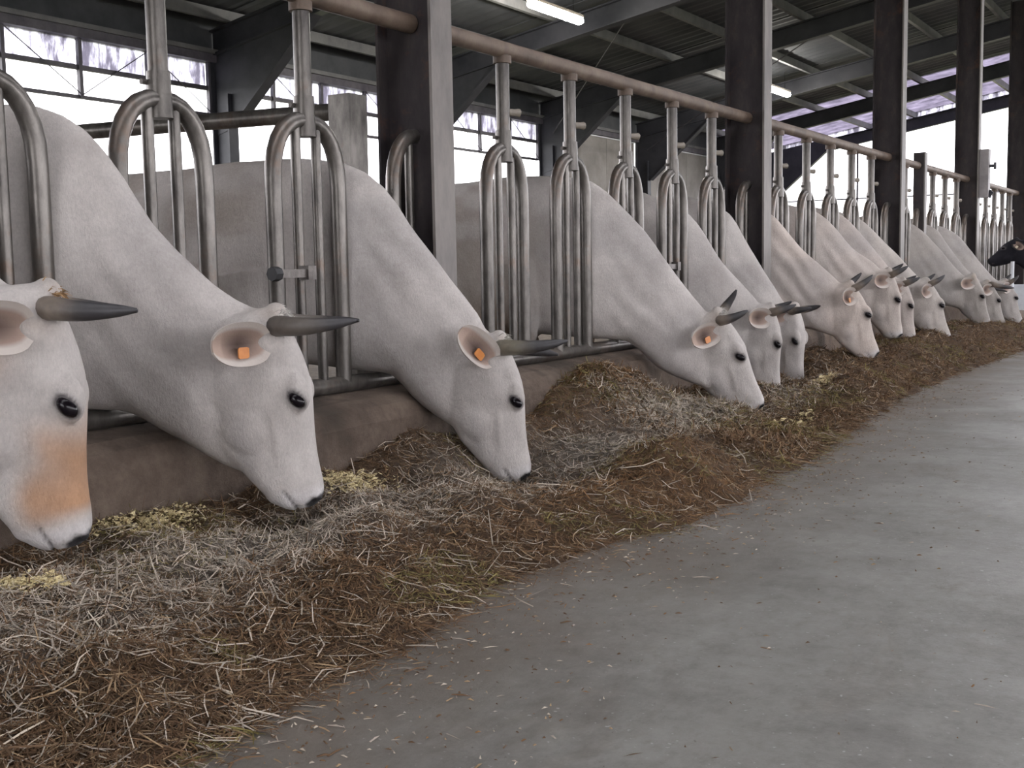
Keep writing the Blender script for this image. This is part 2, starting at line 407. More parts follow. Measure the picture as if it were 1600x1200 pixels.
    o = MB().box(-90,90,-90,130,-.6,-.26).build('ground_outside', m_two('ground_grass', (.12,.14,.07),(.22,.22,.14), .8, .95)); tag(o, kind='structure')
add_shell()

ORD = ['first','second','third','fourth','fifth','sixth','seventh','eighth']
def add_columns():
    names = {1:'wide dark I-beam column nearest the camera, between the second and third grazing cow',
             2:'dark I-beam column standing among the middle cows, second from the camera',
             3:'dark I-beam column, third from the camera, where the rusty rail ends',
             4:'dark I-beam column, fourth from the camera, with a grey box on it',
             5:'slim dark I-beam column at the right picture edge, fifth from the camera'}
    for i, y in enumerate(FRONT_COLS):
        if i == 0 or i > 5: continue
        t = empty('steel_column', (0, y, 0)); tag(t, names[i], 'column', 'I-beam columns along the feed barrier')
        zt = zraf(0)-.01
        MB().box(-.15,.15,-.012,.012,.0,zt).build('web', M['column'], t)
        MB().box(.15,.166,-.085,.085,.0,zt).build('flange', M['flange'], t)  # alley side in the lit copy of the paint
        MB().box(-.166,-.15,-.085,.085,.0,zt).build('flange', M['column'], t)
add_columns()

# ------------------------------------------------------------------ feed barrier
RAIL_Z = 2.20; BASE_Z = 0.52; ARCH_TOP = 1.70
def hub_arch(y, k, label, ztop_post=True, latch=False, pin=True, half=.19, turn=0.0):
    t = empty('barrier_arch', (0, y, 0), turn); tag(t, label, 'barrier arch', 'tubular arches of the feed barrier')
    n = 14; pts = [(0,-half,BASE_Z)]
    for z in (.8,1.1,1.3): pts.append((0,-half,z))
    zc = ARCH_TOP-.31
    for i in range(n+1):
        a = math.pi - math.pi*i/n
        pts.append((0, half*math.copysign(abs(math.cos(a))**.85,math.cos(a)), zc+.28*math.sin(a)**.85))
    for z in (1.3,1.1,.8,BASE_Z): pts.append((0,half,z))
    MB().tube(pts,.036,14).build('arch_tube', M['pipe'], t, True)
    for s in (-.062,.066):
        MB().tube([(0,s,BASE_Z),(0,s,1.1),(0,s,ARCH_TOP-.05)],.023,10).build('bar', M['pipe'], t, True)
    if ztop_post:
        MB().tube([(0,0,ARCH_TOP-.09),(0,0,1.95),(0,0,RAIL_Z-.03)],.037,14).build('post', M['pipe'], t, True)
        MB().tube([(0,0,ARCH_TOP-.10),(0,0,ARCH_TOP-.02),(0,0,ARCH_TOP+.07)],[.05,.046,.044],14).build('socket', M['pipe'], t, True)
        MB().tube([(-.02,-.065,ARCH_TOP+.03),(-.02,.065,ARCH_TOP+.03)],.011,6).build('bolt', M['zinc'], t)
        MB().tube([(0,0,RAIL_Z-.075),(0,0,RAIL_Z-.035)],.05,14).build('collar', M['rail'], t, True)
        if pin: MB().tube([(0,.02,1.87),(.03,.075,1.87),(.04,.10,1.87)],[.02,.02,.024],8).build('pin', M['beige'], t, True)
    if latch:
        q = MB().box(.02,.06,-half-.06,-half+.16,1.0,1.035).build('latch', M['zinc'], t)
        MB().tube([(.04,-half-.07,1.017),(.04,-half-.03,1.017)],.03,8).build('latch_bolt', M['black_rubber'], q)
        MB().box(.015,.07,-half+.12,-half+.17,.99,1.05).build('latch_plate', M['zinc'], q)
    return t
ARCHES = [2.262,3.0,3.787,4.58,5.373,6.113,6.853,7.583,8.30,9.07]
def add_barrier():
    ys = ARCHES + [9.79,10.555,11.29,12.014,12.75,13.49] + [13.49+.738*k for k in range(1,6)] + [17.92+.738*k for k in range(0,6)]
    col_i = [4.58,9.07,13.49,17.92]
    where = {4.58:'the nearest column',9.07:'the second column',13.49:'the third column',17.92:'the fourth column'}
    for k, y in enumerate(ys):
        if y in col_i:
            lab = 'low barrier arch passing behind %s, without a hanging post' % where[y]
            hub_arch(y, k, lab, False); continue
        prev = [c for c in col_i if c < y-.01]
        if k == 0: lab = 'barrier arch cut by the left picture edge beside the nearest cows'
        elif k == 1: lab = 'large barrier arch directly behind the neck of the second cow'
        elif k == 2: lab = 'large barrier arch with a bolted latch left of the nearest column'
        else:
            i = sum(1 for v in ys[:k] if v > prev[-1]+.01)
            lab = 'grey tubular barrier arch, %s to the right of %s' % (ORD[i], where[prev[-1]])
        hub_arch(y, k, lab, True, latch=(k in (2,7)), pin=(k >= 4), turn=.0, half=.205 if k < 3 else .185)
    # top rails, one length per bay
    labs = ['top rail running out of the picture at the top left','rusty top rail between the nearest and the second column','rusty top rail between the second and the third column',
            'top rail between the third and the fourth column','far top rail between the fourth and the fifth column']
    ends = [(-1.0,4.56),(4.60,9.05),(9.09,13.53),(13.51,17.90),(17.94,22.33)]
    for (a,b), l in zip(ends, labs):
        o = MB().tube([(0,a+(b-a)*i/8,RAIL_Z) for i in range(9)],.045,16).build('top_rail', M['rail'], None, True)
        tag(o, l, 'rail', 'top rails of the feed barrier')
    labs = ['base pipe on the curb below the nearest arches','base pipe on the curb between the nearest and the second column','base pipe on the curb between the second and the third column',
            'base pipe on the curb between the third and the fourth column','base pipe on the curb beyond the fourth column']
    for (a,b), l in zip(ends, labs):
        o = MB().tube([(0,a,BASE_Z-.005),(0,b,BASE_Z-.005)],.038,12).build('base_pipe', M['pipe'], None, True)
        tag(o, l, 'pipe', 'base pipes of the feed barrier')
    # short square post in the fourth bay
    t = empty('square_post', (0.02,14.93,0)); tag(t, 'short square post rising just above the rail beyond the third column', 'post')
    MB().box(-.07,.055,-.06,.06,.45,2.36).build('post_body', M['column'], t); MB().box(.055,.07,-.06,.06,.45,2.36).build('post_face', M['flange'], t)  # face strip takes the lit-side paint
    # box with tap on the fourth column
    t = empty('control_box', (.25,17.99,0)); tag(t, 'grey box with a small tap fixed to the fourth column', 'box')
    MB().box(-.08,.04,-.08,.08,1.93,2.62).build('housing', M['greybox'], t)
    MB().tube([(.04,0,2.38),(.12,0,2.38)],.022,8).build('tap', M['steel_dark'], t); MB().box(.10,.13,-.03,.03,2.33,2.43).build('tap_lever', M['steel_dark'], t)
    MB().tube([(.03,0,1.93),(.06,0,2.0),(.08,0,2.02)],.035,8).build('outlet', M['steel_dark'], t)
    # pen divider behind the second cow
    t = empty('pen_divider', (-1.66,6.05,0)); tag(t, 'weathered pen divider pipe on a thick post behind the second and third cow', 'divider')
    MB().box(-.09,.09,-.09,.09,0,2.19).build('post', M['pipe'], t)
    MB().tube([(-.05,-.01,2.09),(-1.2,-.2,2.09),(-2.6,-.44,2.09),(-3.8,-.64,2.09)],.058,12).build('rail', M['pipe'], t, True)
    MB().tube([(-.05,-.01,1.2),(-3.8,-.64,1.2)],.05,12).build('rail', M['pipe'], t, True)
    MB().box(-3.9,-3.72,-.73,-.55,0,2.19).build('post', M['pipe'], t)
add_barrier()

def lamp(y, label):
    t = empty('ceiling_lamp', (-4.92, y, 0)); tag(t, label, 'lamp', 'tube lamps under the roof')
    z = 4.62; rings = []
    L = .74
    for yy, s in ((-L,.25),(-L+.02,.7),(-L+.07,1),(0,1),(L-.07,1),(L-.02,.7),(L,.25)):
        rings.append([(.075*s*math.cos(2*math.pi*i/16), yy, z+.055*s*math.sin(2*math.pi*i/16)) for i in range(16)])
    MB().rings(rings).build('diffuser', M['lamp'], t, True)
    MB().box(-.06,.06,-L+.03,L-.03,z+.045,z+.085).build('housing', M['beige'], t)
    for s in (-.5,.5): MB().tube([(0,s,z+.08),(0,s,zraf(-4.92)+.36)],.006,6).build('hanger', M['black_rubber'], t)
lamp(14.55, 'bright tube lamp under the roof at the top of the picture')
lamp(23.75, 'distant glowing tube lamp beside the second column')
# ------------------------------------------------------------------ cows
# head profile, in head lengths: u from poll to lips, v from jaw side (-) to forehead side (+)
HEAD = [  # u, top, bottom, half width, jaw taper
 (-.06, -.02, -.22, .070, .1),(-.03,.010,-.28,.125,.2),(.03,.035,-.33,.165,.25),(.12,.065,-.385,.185,.3),(.22,.085,-.425,.195,.36),(.32,.096,-.455,.200,.42),
 (.42,.092,-.462,.188,.46),(.52,.075,-.452,.168,.46),(.62,.058,-.42,.148,.42),(.72,.046,-.37,.132,.36),(.80,.042,-.325,.124,.30),(.87,.042,-.285,.122,.26),(.93,.038,-.245,.120,.24),(.97,.022,-.205,.105,.2),(1.0,-.015,-.16,.075,.1)]

def head_frame(P, ang, yaw, roll, L):
    u = Vector((math.sin(ang), 0, -math.cos(ang))); v = Vector((math.cos(ang), 0, math.sin(ang))); w = Vector((0,1,0))
    r = Matrix.Rotation(yaw, 3, 'Z') @ Matrix.Rotation(roll, 3, u)
    return Vector(P), (r @ u)*L, (r @ v)*L, (r @ w)*L

def cow_mesh(c, voxel):
    P, U, V, W = c['frame']
    mb = MB(); zw = c['zw']; sw = c['sw']; low = c.get('low', 1.0)
    # trunk and neck as one loft: (top s,z), (bottom s,z), half width, narrowing towards the top
    secs = []
    for ds, dz, zb, w, k in ((-1.80,-.22,1.05,.07,.0),(-1.77,-.13,.92,.16,.0),(-1.66,-.06,.80,.235,.0),(-1.50,-.015,.73,.275,.05),(-1.30,.0,.70,.295,.12),(-1.0,-.045,.64,.305,.18),
                             (-.7,-.055,.60,.308,.2),(-.42,-.035,.60,.305,.25),(-.2,-.005,.61,.275,.32)):
        secs.append(((sw+ds, zw+dz*low), (sw+ds, zb*low), w, k))
    n = 15
    T = catmull(c['T'], n); B = catmull(c['B'], n)
    for i in range(n):
        q = i/(n-1)
        sm_ = .65*T[i][0]+.35*B[i][0]
        w = float(np.interp(sm_, [-.42,-.30,-.18,-.08,.05,.3,.6,.9], [.255,.205,.150,.122,.120,.122,.115,.105]))
        w *= {n-1:.40,n-2:.68,n-3:.88}.get(i, 1.0)
        secs.append((tuple(T[i]), tuple(B[i]), w*c.get('nw',1.0), .42+.1*math.sin(math.pi*q)))
    yaw_bend = c['yaw']
    rings = []; N = 32
    for (t, b, w, k) in secs:
        cx, cz = (t[0]+b[0])/2, (t[1]+b[1])/2; hx, hz = (t[0]-b[0])/2, (t[1]-b[1])/2
        ring = []
        for i in range(N):
            a = 2*math.pi*i/N; ca, sa = math.cos(a), math.sin(a)
            e = math.copysign(abs(ca)**.9, ca); lat = w*math.copysign(abs(sa)**.85, sa)*(1-k*(.5+.5*ca))/(1-k*.35)
            ring.append((cx+hx*e, lat, cz+hz*e))
        rings.append(ring)
    mb.rings(rings)
    # head
    rings = []
    for (u, vt, vb, w, k) in HEAD:
        mid, half = vt*.5+vb*.5, (vt-vb)/2; ring = []
        for i in range(N):
            a = 2*math.pi*i/N; ca, sa = math.cos(a), math.sin(a)
            e = math.copysign(abs(ca)**.8, ca); lat = w*math.copysign(abs(sa)**.7, sa)*(1-k*((1-ca)/2)**1.4)
            ring.append(P + U*u + V*(mid+half*e) + W*lat)
        rings.append(ring)
    mb.rings(rings)
    def ell(u, v, w, a, b, d): mb.ellipsoid(P+U*u+V*v+W*w, (U*a, V*b, W*d), 16, 10)
    ell(-.005, .0, 0, .075, .06, .12)                                # poll
    ell(.885, -.215, 0, .075, .055, .080)                              # chin
    ell(.94, -.075, 0, .065, .10, .115)                              # muzzle
    for s in (-1, 1):
        ell(.395, .035, .150*s, .105, .060, .050)                    # orbit
        ell(.50, -.24, .085*s, .17, .15, .070)                       # cheek
        ell(.955, -.005, .080*s, .035, .035, .034)                   # nostril wing
        ell(.045, .0, .095*s, .045, .04, .05)                     # horn boss
        # front leg
        x = sw-.13
        mb.tube([(x-.02,.15*s,zw*.66),(x+.02,.165*s,.78*low),(x+.03,.165*s,.62*low),(x+.01,.165*s,.46*low),(x+.02,.165*s,.41*low),(x+.005,.165*s,.26*low),(x,.165*s,.14*low),(x+.015,.165*s,.10),(x+.03,.165*s,.055),(x+.04,.165*s,.0)],
                [.15,.115,.085,.058,.060,.040,.042,.050,.052,.062],14)
        mb.ellipsoid((x-.08,.155*s,zw*.62), (Vector((.13,0,.05)),Vector((0,.10,0)),Vector((-.08,0,.33))), 16, 10)   # shoulder
        # hind leg: stifle forward, hock backward
        h = sw-1.52
        mb.tube([(h,.17*s,zw*.68),(h+.10,.19*s,.80*low),(h+.10,.195*s,.68*low),(h-.03,.185*s,.56*low),(h-.12,.18*s,.46*low),(h-.10,.18*s,.40*low),(h-.075,.18*s,.26*low),(h-.07,.18*s,.13*low),(h-.05,.18*s,.09),(h-.04,.18*s,.05),(h-.03,.18*s,.0)],
                [.19,.165,.125,.085,.060,.056,.043,.045,.052,.053,.064],14)
    # tail
    r = sw-1.78
    mb.tube([(r+.08,0,zw-.10),(r-.03,0,zw-.20),(r-.06,0,zw-.5),(r-.05,0,.62*low),(r-.04,0,.42*low),(r-.04,0,.28*low)],[.04,.035,.028,.026,.045,.02],10)
    me = mb.mesh('cow_raw')
    o = bpy.data.objects.new('cow_raw', me); COL.objects.link(o)
    rm = o.modifiers.new('r', 'REMESH'); rm.mode = 'VOXEL'; rm.voxel_size = voxel; rm.use_smooth_shade = True
    sm = o.modifiers.new('s', 'SMOOTH'); sm.factor = .5; sm.iterations = max(2, int(round(.085/voxel)))
    dg = bpy.context.evaluated_depsgraph_get()
    out = bpy.data.meshes.new_from_object(o.evaluated_get(dg)); out.name = 'body'
    bpy.data.objects.remove(o); bpy.data.meshes.remove(me)
    return out

def smooth01(x, a, b):
    t = np.clip((x-a)/(b-a), 0, 1); return t*t*(3-2*t)

def set_col(me, col):
    n = len(me.vertices); a = me.color_attributes.new('Col', 'FLOAT_COLOR', 'POINT')
    buf = np.ones((n,4), np.float32); buf[:,:3] = col; a.data.foreach_set('color', buf.ravel())

def finish_body(me, c, seed):
    """press in mouth, nostrils and neck folds, then colour the coat"""
    P, U, V, W = c['frame']; L = U.length
    n = len(me.vertices); co = np.empty(n*3); me.vertices.foreach_get('co', co); co = co.reshape(-1,3)
    no = np.empty(n*3); me.vertices.foreach_get('normal', no); no = no.reshape(-1,3)
    rel = co - np.array(P); L2 = L*L
    u = rel@np.array(U)/L2; v = rel@np.array(V)/L2; w = rel@np.array(W)/L2
    inhead = (u > -.15) & (u < 1.15) & (v > -.6) & (v < .3) & (np.abs(w) < .4)
    d = np.zeros(n)
    soft = smooth01(u,-.22,.10)*(1-smooth01(u,1.1,1.2))*smooth01(v,-.68,-.36)*(np.abs(w) < .45); body = 1-soft
    # mouth slit
    tt = np.clip((u-.87)/(.99-.87), 0, 1); vm = -.165 + .05*tt
    g = np.exp(-((v-vm)/.008)**2)*smooth01(u,.865,.90)*(inhead); d -= .009*g
    # nostril
    nz = np.exp(-(((u-.965)/.020)**2 + ((v+.012)/.022)**2 + ((np.abs(w)-.085)/.035)**2))*inhead; d -= .018*nz
    # jaw line crease and cheek hollow
    d -= .007*np.exp(-(((u-.70)/.12)**2 + ((v+.03)/.045)**2))*inhead*(np.abs(w) > .06)
    d -= .010*np.exp(-(((u-.24)/.07)**2 + ((v+.015)/.05)**2))*inhead*(np.abs(w) > .1)
    d += .006*np.exp(-((v+.115+.16*(u-.5))/.022)**2)*smooth01(u,.44,.52)*(1-smooth01(u,.66,.76))*inhead
    d -= .006*np.exp(-(((u-.66)/.13)**2 + ((v+.20)/.05)**2))*inhead
    d += .007*np.exp(-((v+.40-.10*(u-.5))/.03)**2)*smooth01(u,.40,.5)*(1-smooth01(u,.60,.72))*inhead
    # neck folds
    f = c.get('folds', .5); s, z = co[:,0], co[:,2]
    neck = smooth01(s,-.05,.15)*(1-smooth01(s,P.x-.12,P.x+.02))*body
    q = s*.75+z*.65
    d += f*.008*np.sin(q*48+2.2*vnoise(s*5,z*5,seed))*neck*vnoise(s*4+9,z*4,seed+3)
    d += .010*(vnoise(s*4,z*4+co[:,1]*3,seed+5)-.5)*body
    co = co + no*d[:,None]; me.vertices.foreach_set('co', co.ravel()); me.update()
    base = np.array(c.get('base', (.50,.468,.445))); col = np.tile(base, (n,1))
    def blend(mask, rgb):
        nonlocal col
        mask = np.clip(mask,0,1)[:,None]; col = col*(1-mask) + np.array(rgb)*mask
    nz1 = vnoise(co[:,0]*3.1, co[:,2]*3.3, seed); nz2 = vnoise(co[:,0]*9, co[:,2]*9+co[:,1]*5, seed+1)
    if not c.get('black'):
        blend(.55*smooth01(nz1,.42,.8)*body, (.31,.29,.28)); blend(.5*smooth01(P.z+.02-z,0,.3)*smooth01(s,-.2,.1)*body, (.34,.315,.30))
        blend(.35*smooth01(-co[:,0],.05,.5), (.33,.295,.27)); blend(.55*smooth01(-co[:,0],.2,.6)*smooth01(nz2,.3,.75), (.27,.225,.19))  # trunk darkened for light falling off behind the barrier, plus soiled patches
        blend(.75*smooth01(.95-z,.0,.35)*smooth01(-s,.35,.55)*smooth01(nz2,.2,.6), (.24,.18,.13))     # soiled belly and legs
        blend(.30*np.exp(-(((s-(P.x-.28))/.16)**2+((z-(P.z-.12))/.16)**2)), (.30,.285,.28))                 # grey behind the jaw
        hd = inhead.astype(float)
        blend(.55*hd*np.exp(-(((u-.02)/.10)**2+((v+.02)/.12)**2))*smooth01(nz2,.2,.7), c.get('poll',(.38,.31,.25)))
        blend(.8*hd*smooth01(u,.86,.95), (.58,.56,.56))
        st = c.get('stain', 0)
        if st: blend(st*hd*smooth01(u+.22*nz1-.1*nz2,.50,.74)*(1-smooth01(u+.05*nz2,.86,.94))*smooth01(v+.10*nz2+.25*(u-.7),-.22,-.06)*(.55+.5*nz2), (.42,.235,.13))
        if st: blend(.6*st*hd*np.exp(-(((u-.22)/.07)**2+((v+.30)/.12)**2)), (.36,.20,.11))
        blend(.35*hd*np.exp(-(((u-.62)/.16)**2+((v+.30)/.07)**2)), (.33,.315,.315))
    hd = inhead.astype(float)
    blk = (.012,.011,.012)
    blend(hd*smooth01(u+.35*v,.940,.955)*smooth01(v,-.080,-.055), (.03,.028,.03))                   # nose plate
    blend(1.2*nz, blk); blend(.7*g, (.10,.085,.085))
    aw = np.abs(w) > .12
    eu, ev = u-.425, v-.022
    er = np.sqrt(((eu*.82+ev*.57)/.060)**2 + ((-eu*.57+ev*.82)/.038)**2)
    blend(hd*aw*(1-smooth01(er,.85,1.12)), blk)
    blend(.35*hd*aw*(1-smooth01(er,1.0,1.7)), (.28,.26,.26))
    set_col(me, col.astype(np.float32))
    me.polygons.foreach_set('use_smooth', [True]*len(me.polygons))
    # where the skin lies beside the eye
    out = {}
    for s_ in (-1,1):
        m = inhead & (np.abs(u-.43) < .018) & (np.abs(v-.02) < .018) & (w*s_ > 0.08)
        out[s_] = float(np.max(w[m]*s_)) if m.any() else .185
    return out

def horn(c, s, parent):
    P, U, V, W = c['frame']; h = c.get('horn', (1,0,0)); h = c.get('horn_far', h) if s > 0 else h; sc, lift, back = h
    if sc <= 0: return
    L = U.length; k = .65/L*sc
    prof = [(.045,-.01,.09),(.045,.03,.18),(.05,.11,.25),(.055,.22,.275),(.055,.34,.26),(.05,.44,.23)]
    prof = [(a-lift*max(0,i-1)*.05*(1 if s < 0 else 1.4), b-back*i*.03, d*(1+.0*i)) for i, (a,b,d) in enumerate(prof)]
    b0 = np.array(prof[0]); pts = catmull([tuple(b0+(np.array(p)-b0)*(k if i else 1)) for i, p in enumerate(prof)], 16)
    wp = [P+U*a+V*b+W*(d*s) for a,b,d in pts]
    rad = list(np.interp(np.linspace(0,1,16),[0,.12,.5,.85,1],[.037,.037,.031,.018,.006])*(.75+.25*sc))
    me = MB().tube(wp, rad, 14).mesh('horn', True)
    t = np.repeat(np.linspace(0,1,16),14)
    c0 = np.array(c.get('horn_base',(.20,.165,.135))); c1 = np.array((.035,.033,.036))
    m = smooth01(t, c.get('dark_from',.30), c.get('dark_from',.30)+.32)[:,None]
    set_col(me, c0*(1-m)+c1*m); link('horn', me, M['horn'], parent)

def ear(c, s, parent, tagged):
    P, U, V, W = c['frame']; L = U.length
    ea = c.get('ear', (-.10,-.50,.82))                                    # direction: u, v, lateral
    base = P + U*.10 + V*(-.115) + W*(.170*s)
    ax = (U*ea[0] + V*ea[1] + W*(ea[2]*s)).normalized()
    face = (W*s*.80 + V*.55 + U*.10); face = (face - ax*face.dot(ax)).normalized()
    side = ax.cross(face).normalized()
    LEN = c.get('earlen',.205); nt_, nq = 16, 11; vs_, cs = [], []
    outer = np.array(c.get('earcol',(.46,.415,.38))); inn = np.array((.38,.28,.23)); dark = np.array((.05,.028,.022))  # dark paints the shaded hole into the ear cup
    for layer in (0, 1):
        for i in range(nt_):
            t = i/(nt_-1); wd = .074*(1-abs(2*(.05+.92*t**.85)-1)**2.4)**.5
            for j in range(nq):
                q = -1+2*j/(nq-1)
                cup = (q*q*(.030+.022*(1-t))*(1-.8*t**4)) - .020*math.sin(math.pi*t*.85) + .012*(1-t)
                p = base + ax*(t*LEN) + side*(q*wd) + face*(cup + (.0 if layer == 0 else -.009))
                vs_.append(tuple(p))
                if layer == 0:
                    m = max(0, 1-abs(q)*1.35)**.5*max(0,1-abs(t-.38)*2.4)**.5; cs.append(inn*(1-m)+dark*m if abs(q) < .7 else outer)
                else: cs.append(outer)
    fs = []; nn = nt_*nq
    for i in range(nt_-1):
        for j in range(nq-1):
            a = i*nq+j; fs.append((a,a+1,a+nq+1,a+nq)); fs.append((nn+a,nn+a+nq,nn+a+nq+1,nn+a+1))
    edge = [j for j in range(nq)] + [i*nq+nq-1 for i in range(1,nt_)] + [(nt_-1)*nq+j for j in range(nq-2,-1,-1)] + [i*nq for i in range(nt_-2,0,-1)]
    for a, b in zip(edge, edge[1:]+edge[:1]): fs.append((a, nn+a, nn+b, b))
    mb = MB(); mb.v = vs_; mb.f = fs
    me = mb.mesh('ear', True); set_col(me, np.array(cs)); e = link('ear', me, M['ear'], parent)
    if tagged:
        pc = base + ax*(LEN*.42) + face*(.010) + U.normalized()*.030; hw, hl = .019, .027
        q = MB(); up = ax; rings = []
        for dz in (0,.004):
            rings.append([pc + face*dz + side*(hw*a) + up*(hl*b) for a,b in ((-.8,-1),(.8,-1),(1,-.6),(1,.75),(.75,1),(-.75,1),(-1,.75),(-1,-.6))])
        tg = q.rings(rings).build('ear_tag', M[tagged], e)
        tg['label'] = 'orange ear tag' if tagged == 'tag_orange' else 'pale ear tag'

def build_cow(c, i):
    t = empty('cow', (c.get('x',0), c['y'], 0), math.radians(c['a']))
    tag(t, c['label'], 'cow', c.get('group','white cows feeding along the barrier'))
    P = Vector((c['P'][0], 0, c['P'][1])); Nn = Vector((c['N'][0], 0, c['N'][1])); dv = Nn-P
    L = dv.length; ang = math.atan2(dv.x, -dv.z)
    yaw, roll = math.radians(c.get('hyaw',0)), math.radians(c.get('hroll',0)); c['yaw'] = yaw
    c['frame'] = head_frame(P, ang, yaw, roll, L)
    c.setdefault('zw', 1.60); c.setdefault('sw', -.34)
    _, U, V, W = c['frame']
    W0 = (c['sw'], c['zw'])
    if 'T' not in c:
        c['T'] = [W0] + [(W0[0]+(P.x-W0[0])*a, W0[1]+(P.z-W0[1])*b) for a,b in ((.195,.108),(.364,.31),(.49,.554),(.66,.743),(.83,.89))]
    else: c['T'] = [W0] + [p for p in c['T'] if p[0] > W0[0]+.06]
    pend = P + U*.10 + V*-.03; c['T'].append((pend.x, pend.z))
    th = P + U*.58 + V*-.41; th0 = (P + U*.43 + V*-.57)
    lo = c.get('low',1.0)
    c['B'] = [(W0[0]-.05,.61*lo),(-.02,.565*lo),(.12+.3*max(0,th0.x-.35),.545*lo),((th0.x*.55+.13*.45),(th0.z*.6+.53*lo*.4)),(th0.x,th0.z),(th.x,th.z)] if not c.get('black') else [(W0[0]-.05,.60*lo),(.06,.66*lo),(.3,.80*lo),(th0.x,th0.z),(th.x,th.z)]
    if 'under' in c: c['B'] = [(W0[0]-.05,.61)] + c['under']
    me = cow_mesh(c, c['voxel']); eyes = finish_body(me, c, 31+i*7)
    b = link('body', me, M['coat_black' if c.get('black') else 'coat'], t)
    for s in (-1, 1):
        w = eyes[s]
        q = MB().ellipsoid(P+U*.428+V*.022+W*((w-.012)*s), ((U*.82+V*.57)*.048, (U*-.57+V*.82)*.032, W*.028), 16, 10).build('eye', M['eye'], t, True)
        horn(c, s, t); ear(c, s, t, c.get('tags',('tag_orange','tag_orange'))[0 if s < 0 else 1])
    if c.get('tuft'):
        g = np.random.default_rng(5+i); hb = MB(); n = 260; tc = c['tuft']; cs = []
        for k in range(n):
            a, b = g.normal(0,.035), g.normal(0,.06); p0 = P + U*(.0+.5*a) + V*(.035-.5*abs(a)) + W*b
            dr = (V*(.55+.3*g.random()) + U*g.normal(.1,.45) + W*g.normal(0,.4)).normalized(); sd = dr.cross(Vector((g.normal(),g.normal(),g.normal()))).normalized()*.0022
            ln = g.uniform(.02,.05); p1 = p0 + dr*ln*.6; p2 = p0 + dr*ln + U.normalized()*ln*.35; q = len(hb.v)
            hb.v += [tuple(p0-sd),tuple(p0+sd),tuple(p1-sd),tuple(p1+sd),tuple(p2)]; hb.f += [(q,q+1,q+3,q+2),(q+2,q+3,q+4)]; cs += [np.array(tc)*g.uniform(.7,1.2)]*5
        hm = bpy.data.meshes.new('forelock'); hm.from_pydata(hb.v,[],hb.f); hm.update(); set_col(hm, np.array(cs)); link('forelock', hm, M['strand'], t)
    # four hooves
    x = c['sw']-.13; h = c['sw']-1.52
    for s in (-1, 1):
        for px, y_ in ((x+.045,.165*s),(h-.025,.18*s)):
            MB().tube([(px,y_,.0),(px-.005,y_,.035),(px-.02,y_,.075)],[.070,.064,.052],12).build('hoof', M['black_rubber'], t, True)
    return t

